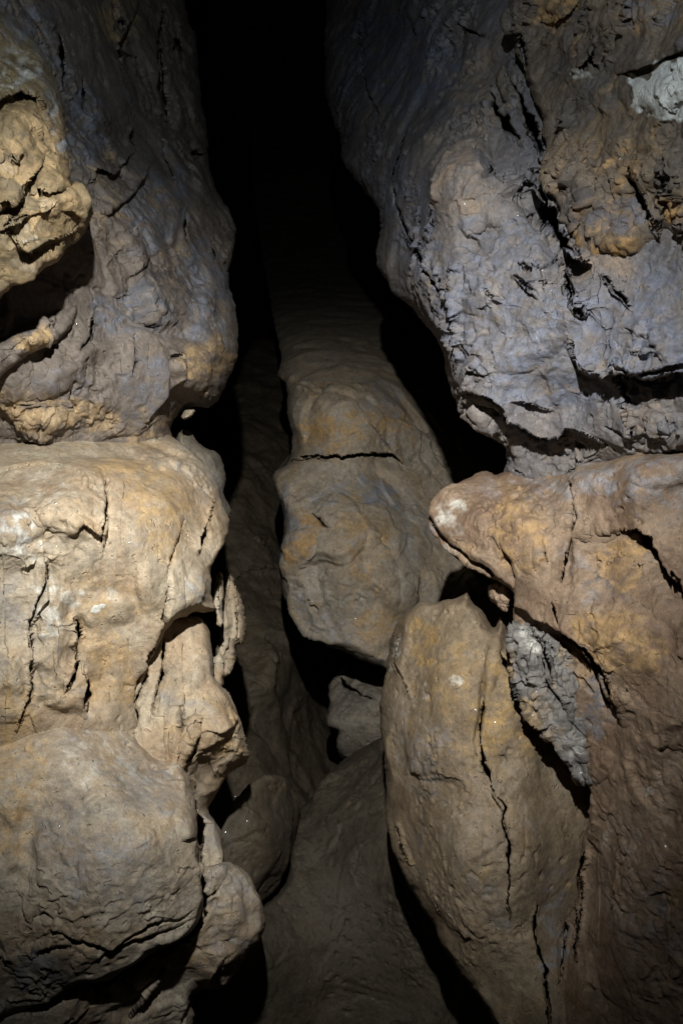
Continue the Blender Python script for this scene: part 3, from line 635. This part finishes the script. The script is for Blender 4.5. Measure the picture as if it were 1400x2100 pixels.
crust_top = rock_mesh('crust',
    [(1060, -320), (1026, -90), (1048, -20), (1040, 40), (1058, 70), (1062, 110), (1076, 150), (1084, 190), (1102, 224), (1112, 280), (1118, 340), (1130, 376), (1150, 420), (1172, 470), (1200, 520), (1230, 570), (1260, 590), (1300, 600), (1350, 620), (1420, 650), (1700, 680), (1700, -320)],
    [(1060, 0, 1.17), (1200, 0, 1.03), (1400, 0, .84), (1700, 0, .65), (1090, 200, 1.08), (1250, 200, .95), (1400, 200, .83), (1150, 380, 1.0), (1300, 380, .90), (1400, 450, .85), (1240, 500, .955), (1250, 590, 1.01), (1400, 640, .95), (1700, 500, .66), (1700, 680, .78)],
    roll=(22, .045), noise=1.3, rough=1.5, broken=.25, back=.3, seed=22, mat=M_rough, groove=.0022, edge=6, flake=(.009, 26, .5), parent=wall_right,
    bumps=[(1285, 500, 38, 30, 0, .03), (1360, 175, 84, 62, -10, .022, 1.0), (1140, 60, 60, 70, 0, .02), (1200, 180, 70, 60, 0, .018), (1160, 290, 50, 60, 0, .018), (1250, 300, 50, 40, 20, .018), (1320, 420, 50, 50, 30, -.02), (1230, 430, 60, 70, 30, -.012), (1350, 330, 60, 60, 0, .015), (1390, 420, 30, 40, 0, .02), (1190, 390, 24, 60, -25, .016), (1240, 30, 70, 60, 0, .015)],
    steps=[([(1180, 150, 0), (1200, 130, 1), (1212, 110, .6), (1215, 80, 0)], .02, 26, .02, 16), ([(1260, 150, 0), (1300, 145, 1), (1350, 125, .8), (1400, 100, .8), (1450, 90, 0)], .018, 26, .016, 20),
           ([(1290, 330, 0), (1310, 400, 1), (1335, 450, 1), (1350, 480, 0)], .02, 24, .02, 16), ([(1100, 50, 0), (1140, 45, 1), (1170, 25, 1), (1180, 0, 0)], .016, 22, .014, 14)],
    cracks=[([(1205, 100, 2), (1215, 130, 8), (1230, 145, 2)], .03), ([(1265, 340, 3), (1300, 380, 8), (1330, 460, 10), (1360, 510, 4)], .035), ([(1060, 40, 6), (1070, 90, 12), (1078, 150, 8)], .05), ([(1170, 470, 3), (1190, 500, 8), (1205, 530, 3)], .03)])
crust_top['label'] = 'rusty rough crust'
near_right = rock_mesh('rock_ledge',
    [(884, 1052), (892, 1028), (912, 1006), (934, 992), (948, 984), (985, 972), (1030, 970), (1060, 948), (1100, 920), (1180, 905), (1290, 890), (1400, 876), (1700, 846), (1700, 2420), (1130, 2420), (1132, 2000), (1150, 1900), (1176, 1850), (1182, 1800), (1186, 1750),
     (1200, 1700), (1212, 1650), (1208, 1612), (1180, 1600), (1160, 1570), (1140, 1530), (1112, 1492), (1080, 1454), (1062, 1414), (1052, 1390), (1052, 1330), (1048, 1290), (1052, 1240), (1048, 1210), (1020, 1188), (990, 1172), (960, 1152), (925, 1130), (900, 1106), (888, 1085)],
    [(890, 1050, 1.17), (940, 1000, 1.17), (1040, 985, 1.15), (1200, 968, 1.03), (1300, 948, .965), (1400, 940, .918), (1700, 910, .80), (1100, 925, 1.22), (1220, 900, 1.20), (1400, 880, 1.08), (1700, 850, .95), (960, 1080, 1.11), (1080, 1060, 1.06), (1220, 1020, 1.02), (1400, 1000, .925), (1040, 1180, 1.07), (1120, 1200, 1.01), (1250, 1150, .985), (1400, 1100, .90), (1700, 1100, .72),
     (1060, 1300, 1.085), (1150, 1300, 1.01), (1280, 1300, .94), (1400, 1350, .87), (1700, 1500, .72), (1100, 1450, 1.09), (1200, 1500, 1.03), (1300, 1500, .945), (1200, 1650, 1.06), (1300, 1700, .96), (1400, 1650, .88), (1180, 1850, 1.07), (1300, 1900, .95), (1400, 1900, .88), (1160, 2080, 1.03), (1160, 2400, 1.0), (1700, 2300, .70)],
    roll=(13, .032), noise=.9, rough=.85, back=.4, seed=52, mat=M_rust, edge=5, facet=.8,
    bumps=[(950, 1050, 80, 60, 20, .008), (1080, 1080, 70, 110, 0, .02), (1250, 1050, 110, 50, -15, .015), (1260, 1170, 60, 70, 0, -.014), (1280, 1310, 120, 70, 20, .02), (1170, 1130, 14, 90, 5, -.014), (1330, 1580, 90, 140, 0, .015), (1220, 1560, 40, 40, 0, .012), (1300, 1800, 90, 200, 0, .01), (1370, 1250, 60, 60, 30, .01)],
    steps=[([(1282, 1086, .4), (1310, 1086, 1), (1326, 1104, 1), (1338, 1140, 1), (1362, 1172, 1), (1400, 1212, 1), (1470, 1260, .7), (1520, 1300, 0)], .028, 30, .034, 30),
           ([(1155, 1195, 0), (1160, 1160, 1), (1165, 1120, .7), (1170, 1060, .4), (1180, 1000, 0)], .01, 16, .012, 12),
           ([(1056, 1240, .3), (1090, 1268, 1), (1130, 1292, 1), (1180, 1325, 1), (1220, 1370, 1), (1240, 1410, .8), (1262, 1450, .8), (1275, 1490, 0)], .02, 30, .02, 30),
           ([(890, 1062, .5), (905, 1100, 1), (950, 1135, 1), (1000, 1160, 1), (1040, 1192, .6)], .008, 14, .02, 12),
           ([(1030, 1110, 0), (1040, 1145, 1), (1055, 1180, .8), (1062, 1210, 0)], .01, 14, .01, 10)],
    cracks=[([(1164, 984, 10), (1168, 996, 12), (1164, 1010, 3)], .03), ([(1168, 1010, 3), (1180, 1050, 3), (1184, 1065, 5), (1175, 1100, 2)], .015), ([(1156, 1130, 3), (1158, 1160, 6), (1152, 1190, 3)], .03), ([(1116, 1110, 2), (1118, 1135, 4), (1124, 1155, 2)], .015), ([(1130, 1230, 2), (1134, 1260, 5), (1146, 1290, 3)], .02),
            ([(1290, 1086, 6), (1325, 1100, 14), (1345, 1150, 16), (1380, 1195, 16), (1420, 1230, 16)], .05), ([(1000, 1040, 2), (985, 1060, 3)], .01), ([(1140, 1290, 3), (1200, 1335, 7), (1238, 1395, 7), (1265, 1460, 4)], .03),
            ([(1195, 1740, 6), (1190, 1770, 10), (1188, 1800, 5), (1190, 1850, 3), (1180, 1940, 2)], .04), ([(1158, 1880, 3), (1156, 1930, 7), (1148, 2000, 5), (1140, 2100, 8), (1136, 2200, 5)], .05), ([(1180, 1850, 2), (1176, 1940, 4), (1185, 1980, 2)], .02), ([(1200, 1390, 2), (1215, 1420, 2)], .01)])
thing(near_right, 'rusty tan ledge and cave face with a pointed tip, filling the lower right edge', 'rock ledge')

cr = rock_mesh('crystal_crust',
    [(1036, 1302), (1050, 1282), (1085, 1284), (1120, 1302), (1150, 1330), (1180, 1366), (1200, 1400), (1215, 1440), (1232, 1480), (1244, 1510), (1236, 1560), (1222, 1596), (1206, 1606), (1186, 1596), (1164, 1566), (1140, 1526), (1110, 1488), (1078, 1452), (1062, 1420), (1050, 1396), (1048, 1350)],
    [(1040, 1305, 1.055), (1110, 1310, 1.03), (1060, 1410, 1.055), (1140, 1400, 1.03), (1210, 1460, 1.02), (1230, 1520, 1.03), (1150, 1530, 1.04), (1210, 1590, 1.03)],
    roll=(12, .02), noise=1.0, rough=1.6, back=.1, seed=25, mat=M_crust, groove=.0020, flute=.0046, edge=6, facet=.5, broken=.3, flake=(.006, 40, .9), parent=near_right,
    bumps=[(1075, 1350, 24, 60, -15, .012), (1110, 1400, 20, 70, -20, .012), (1150, 1470, 24, 60, -25, .01), (1190, 1540, 24, 50, -20, .01)],
    steps=[([(1090, 1285, .4), (1110, 1330, 1), (1122, 1390, 1), (1150, 1440, .8), (1172, 1480, 0)], .012, 16, .01, 10)],
    cracks=[([(1112, 1310, 3), (1122, 1370, 6), (1134, 1410, 3)], .02)])

st = rock_mesh('stone', [(1000, 1202), (1014, 1196), (1034, 1204), (1044, 1222), (1042, 1250), (1034, 1254), (1018, 1242), (1004, 1226)],
    [(1002, 1204, 1.15), (1040, 1210, 1.12), (1036, 1250, 1.12)], roll=(10, .03), noise=.7, rough=1.4, back=.1, seed=26, mat=M_rust, groove=.002, step=1.5, edge=4)
thing(st, 'small jagged stone stuck in the dark gap under the right ledge', 'stone')

tall = rock_mesh('boulder',
    [(797, 1320), (806, 1294), (826, 1262), (848, 1242), (872, 1234), (896, 1236), (912, 1230), (930, 1228), (946, 1220), (957, 1212), (964, 1226), (974, 1238), (986, 1248), (994, 1262), (1006, 1284), (1014, 1284), (1024, 1264), (1034, 1276), (1040, 1300), (1060, 1330), (1120, 1400),
     (1220, 1560), (1270, 1700), (1300, 1900), (1300, 2420), (1150, 2420), (1060, 2180), (1010, 2094), (985, 2050), (950, 2008), (925, 1968), (902, 1934), (884, 1890), (858, 1848), (832, 1808), (814, 1768), (797, 1720), (790, 1670), (791, 1610), (786, 1560), (781, 1500), (779, 1450), (788, 1400), (794, 1370)],
    [(800, 1320, 1.3), (880, 1250, 1.22), (950, 1240, 1.17), (1020, 1290, 1.13), (800, 1450, 1.26), (900, 1400, 1.15), (1000, 1420, 1.105), (800, 1600, 1.26), (900, 1580, 1.12), (1000, 1560, 1.085), (1080, 1550, 1.105), (1160, 1600, 1.125), (820, 1740, 1.22), (920, 1740, 1.09), (1040, 1740, 1.05), (1160, 1750, 1.10), (900, 1900, 1.13), (1000, 1900, 1.05), (1120, 1900, 1.08), (1000, 2060, 1.08), (1100, 2060, 1.03), (1250, 1900, 1.15), (1150, 2380, .98)],
    roll=(30, .08), noise=.9, rough=.7, back=.45, seed=43, broken=-.1, mat=M_olive, edge=3, facet=.38,
    bumps=[(900, 1480, 80, 180, 5, .02), (1060, 1540, 60, 140, -15, .02), (930, 1760, 90, 160, -10, .012), (985, 1460, 12, 130, 5, -.012), (1080, 1770, 60, 140, 0, .012), (830, 1320, 14, 80, 15, .012), (1012, 1350, 20, 90, 10, .01)],
    steps=[([(990, 1380, 0), (985, 1450, .5), (988, 1540, .8), (1000, 1590, 1), (1010, 1625, 1), (1032, 1660, .7), (1042, 1710, .8), (1043, 1770, 1), (1040, 1850, .5), (1046, 1900, 0)], .01, 30, .006, 16)],
    cracks=[([(1026, 1336, 8), (1034, 1360, 24), (1042, 1382, 10)], .07), ([(964, 1376, 3), (966, 1388, 4)], .02), ([(992, 1430, 3), (984, 1490, 4), (987, 1545, 5), (990, 1565, 9), (1002, 1586, 12), (1008, 1615, 4), (1018, 1632, 4)], .045), ([(1018, 1632, 3), (1036, 1656, 4), (1030, 1690, 3), (1043, 1730, 6), (1043, 1775, 7), (1041, 1850, 3), (1048, 1880, 2)], .035), ([(810, 1690, 3), (822, 1740, 4), (840, 1775, 3)], .02),
            ([(930, 1750, 2), (933, 1765, 3)], .01), ([(1100, 1850, 2), (1095, 1920, 7), (1118, 1990, 8), (1126, 2080, 6), (1130, 2160, 4)], .04), ([(818, 1300, 2), (808, 1360, 4), (828, 1400, 3), (838, 1430, 2)], .012), ([(880, 1820, 2), (890, 1850, 3), (905, 1880, 2)], .012)])
thing(tall, 'tall leaf-shaped brown boulder narrowing downwards, right of the dark gap', 'boulder')

# ================================================================== MIDDLE AND BACK
chock = rock_mesh('chockstone',
    [(500, -60), (600, -90), (700, -60), (730, 150), (830, 360), (1000, 560), (1120, 800), (1120, 1330), (900, 1420), (850, 1396), (797, 1372), (750, 1356), (705, 1338), (662, 1322), (632, 1304), (606, 1276), (586, 1236), (575, 1200), (573, 1150), (578, 1110), (581, 1050), (566, 1014), (559, 990), (566, 968), (592, 944), (598, 900), (590, 850), (584, 790), (570, 770), (576, 730), (560, 660), (545, 560), (526, 440), (510, 200)],
    [(560, 0, 14), (700, 0, 14), (600, 350, 8.5), (800, 350, 8.2), (560, 550, 5.3), (750, 550, 5.1), (620, 690, 2.88), (800, 710, 2.8), (620, 850, 2.10), (800, 850, 2.12), (920, 900, 2.3), (620, 925, 2.10), (800, 930, 2.12), (600, 980, 2.03), (750, 970, 2.03), (880, 990, 2.14), (590, 1040, 1.98), (700, 1060, 1.93), (850, 1080, 2.0), (600, 1170, 1.94), (720, 1170, 1.86), (850, 1180, 1.95), (640, 1290, 1.96), (760, 1310, 1.90), (900, 1380, 1.98), (1100, 1000, 2.4)],
    roll=(28, .12), noise=.8, rough=.5, facet=1.2, back=.6, seed=30, mat=M_chock, edge=3,
    bumps=[(820, 1220, 50, 60, 0, .03), (625, 1100, 30, 60, 0, .02), (690, 1200, 60, 140, 8, .02), (790, 1120, 50, 120, -6, .018), (580, 985, 30, 30, 0, .02), (700, 800, 110, 60, 0, .02)],
    steps=[([(595, 940, .6), (640, 934, 1), (700, 938, .8), (760, 930, .9), (800, 934, 1), (822, 948, .5), (835, 960, 0)], .034, 60, .012, 18)],
    cracks=[([(600, 936, 4), (650, 934, 6), (700, 937, 3), (750, 930, 5), (800, 934, 7), (822, 946, 3)], .06), ([(635, 1050, 2), (655, 1065, 4), (673, 1088, 3)], .03), ([(640, 1230, 2), (655, 1250, 3)], .02), ([(760, 870, 2), (790, 905, 3), (800, 925, 2)], .02)])
thing(chock, 'tan chockstone wedged across the middle of the passage, split by a level crack', 'boulder')
nodl = rock_mesh('nodule', [(788, 1200), (800, 1180), (822, 1172), (844, 1184), (856, 1210), (852, 1240), (838, 1262), (816, 1268), (796, 1254), (786, 1228)],
    [(790, 1200, 1.91), (822, 1215, 1.90), (855, 1220, 1.93), (820, 1265, 1.915)], roll=(26, .04), noise=.8, rough=1.0, back=.1, seed=31, mat=M_chock, parent=chock)

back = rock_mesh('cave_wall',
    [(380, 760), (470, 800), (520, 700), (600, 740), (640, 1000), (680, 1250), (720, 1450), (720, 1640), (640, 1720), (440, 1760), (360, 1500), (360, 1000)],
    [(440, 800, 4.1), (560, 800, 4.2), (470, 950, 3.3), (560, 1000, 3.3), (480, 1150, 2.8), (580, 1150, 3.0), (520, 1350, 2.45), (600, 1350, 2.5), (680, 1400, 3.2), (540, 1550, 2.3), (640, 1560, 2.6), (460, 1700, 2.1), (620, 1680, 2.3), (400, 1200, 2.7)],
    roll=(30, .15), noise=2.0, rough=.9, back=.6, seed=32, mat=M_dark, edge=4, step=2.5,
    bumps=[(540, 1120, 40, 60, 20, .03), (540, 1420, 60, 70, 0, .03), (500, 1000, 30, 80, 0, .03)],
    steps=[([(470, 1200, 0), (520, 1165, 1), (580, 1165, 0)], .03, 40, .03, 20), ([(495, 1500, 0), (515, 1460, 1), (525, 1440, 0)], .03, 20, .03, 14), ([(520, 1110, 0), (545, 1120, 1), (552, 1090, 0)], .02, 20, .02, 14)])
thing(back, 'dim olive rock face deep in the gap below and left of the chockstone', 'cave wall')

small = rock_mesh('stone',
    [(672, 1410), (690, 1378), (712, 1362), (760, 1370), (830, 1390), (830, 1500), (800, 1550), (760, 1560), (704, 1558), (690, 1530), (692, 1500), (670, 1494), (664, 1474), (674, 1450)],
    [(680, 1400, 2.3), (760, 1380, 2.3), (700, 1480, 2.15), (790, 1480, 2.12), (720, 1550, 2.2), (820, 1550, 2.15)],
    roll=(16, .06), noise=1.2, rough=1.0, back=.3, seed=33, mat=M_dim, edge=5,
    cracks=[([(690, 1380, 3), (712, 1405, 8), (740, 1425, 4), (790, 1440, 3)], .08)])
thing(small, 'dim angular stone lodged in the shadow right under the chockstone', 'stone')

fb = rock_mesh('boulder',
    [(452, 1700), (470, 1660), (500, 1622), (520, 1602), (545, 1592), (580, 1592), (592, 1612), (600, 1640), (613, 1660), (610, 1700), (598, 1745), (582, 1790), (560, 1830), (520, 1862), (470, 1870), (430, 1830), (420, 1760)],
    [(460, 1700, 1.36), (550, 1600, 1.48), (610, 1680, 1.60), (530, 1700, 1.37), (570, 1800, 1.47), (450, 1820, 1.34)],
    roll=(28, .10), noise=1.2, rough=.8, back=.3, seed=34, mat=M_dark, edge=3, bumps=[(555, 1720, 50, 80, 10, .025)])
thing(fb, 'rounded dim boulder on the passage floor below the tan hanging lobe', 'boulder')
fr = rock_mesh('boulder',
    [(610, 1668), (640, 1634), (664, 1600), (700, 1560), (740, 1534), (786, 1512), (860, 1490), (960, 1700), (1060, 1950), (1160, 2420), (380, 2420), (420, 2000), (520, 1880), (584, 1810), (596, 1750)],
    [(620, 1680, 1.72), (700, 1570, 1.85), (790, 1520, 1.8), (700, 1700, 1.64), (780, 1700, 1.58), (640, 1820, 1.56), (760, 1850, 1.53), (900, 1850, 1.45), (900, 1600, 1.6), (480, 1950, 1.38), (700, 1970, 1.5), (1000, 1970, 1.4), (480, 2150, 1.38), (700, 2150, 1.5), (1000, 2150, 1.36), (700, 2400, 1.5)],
    roll=(24, .08), noise=1.0, rough=.8, facet=.7, back=.5, seed=35, mat=M_floor, edge=3)  # boulder takes the near-black mud colour, with the beam's falloff painted in
thing(fr, 'broad dim sloping boulder between the floor boulder and the tall leaf-shaped one', 'boulder')

# ------------------------------------------------------------------ floor and far dark passage (world-space sheets)
def sheet(name, fn, nu, nv, mat):
    u = np.linspace(0, 1, nu); v = np.linspace(0, 1, nv)
    U, V = np.meshgrid(u, v)
    P = fn(U.ravel(), V.ravel())
    i = np.arange(nu*nv).reshape(nv, nu)
    fc = np.c_[i[:-1, :-1].ravel(), i[:-1, 1:].ravel(), i[1:, 1:].ravel(), i[1:, :-1].ravel()]
    me = bpy.data.meshes.new(name)
    me.from_pydata(P.tolist(), [], fc.tolist())
    me.polygons.foreach_set('use_smooth', np.ones(len(fc), bool))
    me.materials.append(mat); me.update()
    o = bpy.data.objects.new(name, me); COL.objects.link(o); return o

def floor_fn(u, v):
    x = -2.6+5.2*u; y = -2.0+10.0*v
    p = np.c_[x, y, np.zeros_like(x)]
    z = -.75 + .10*fbm(p*1.7, 4, .5)*1.0 + .02*fbm(p*9, 3, .55) + .05*np.maximum(y-3, 0)
    return np.c_[x, y, z]
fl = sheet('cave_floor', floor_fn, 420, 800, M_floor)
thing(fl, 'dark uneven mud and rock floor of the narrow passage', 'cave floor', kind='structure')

def far_fn(u, v):
    a = (u-.5)*math.pi*1.1
    zz = -1.0+11.0*v
    r = 1.9 - .9*v*.5
    x = 3.2*np.sin(a)*1.5; y = 15.0 + 2.6*np.cos(a) - .25*zz
    p = np.c_[x, y, zz]
    n = .22*fbm(p*1.1, 4, .5)
    return np.c_[x+n*.5, y+n, zz]
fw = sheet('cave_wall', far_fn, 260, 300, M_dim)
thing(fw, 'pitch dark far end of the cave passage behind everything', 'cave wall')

# ------------------------------------------------------------------ light: the caver's lamp, held above the camera
w = bpy.data.worlds.new('World'); scene.world = w; w.use_nodes = True
bg = w.node_tree.nodes['Background']
bg.inputs[0].default_value = (.5, .6, .8, 1); bg.inputs[1].default_value = 0.0006
from mathutils import Vector
lp = CAM + UP*.42 + RIGHT*(-.02) + FWD*.02
tgt = to_world(np.array([620.]), np.array([1070.]), np.array([1.2]))[0]
for nm, watts, colr, size in (('torch_core', 116, (1.0, .97, .91), 63), ('torch_spill', 31, (.80, .91, 1.0), 106)):
    ld = bpy.data.lights.new(nm, 'SPOT')
    ld.energy = watts; ld.color = colr
    ld.spot_size = math.radians(size); ld.spot_blend = 1.0
    ld.shadow_soft_size = .012
    lo = bpy.data.objects.new(nm, ld); COL.objects.link(lo)
    lo.location = lp
    aim = tgt if nm == 'torch_core' else to_world(np.array([740.]), np.array([600.]), np.array([1.2]))[0]
    lo.rotation_euler = Vector(aim-lp).to_track_quat('-Z', 'Y').to_euler()
scene.cycles.max_bounces = 4; scene.cycles.diffuse_bounces = 3
print('built in %.1f s' % (time.time()-T0), sum(len(o.data.vertices) for o in COL.objects if o.type == 'MESH'))
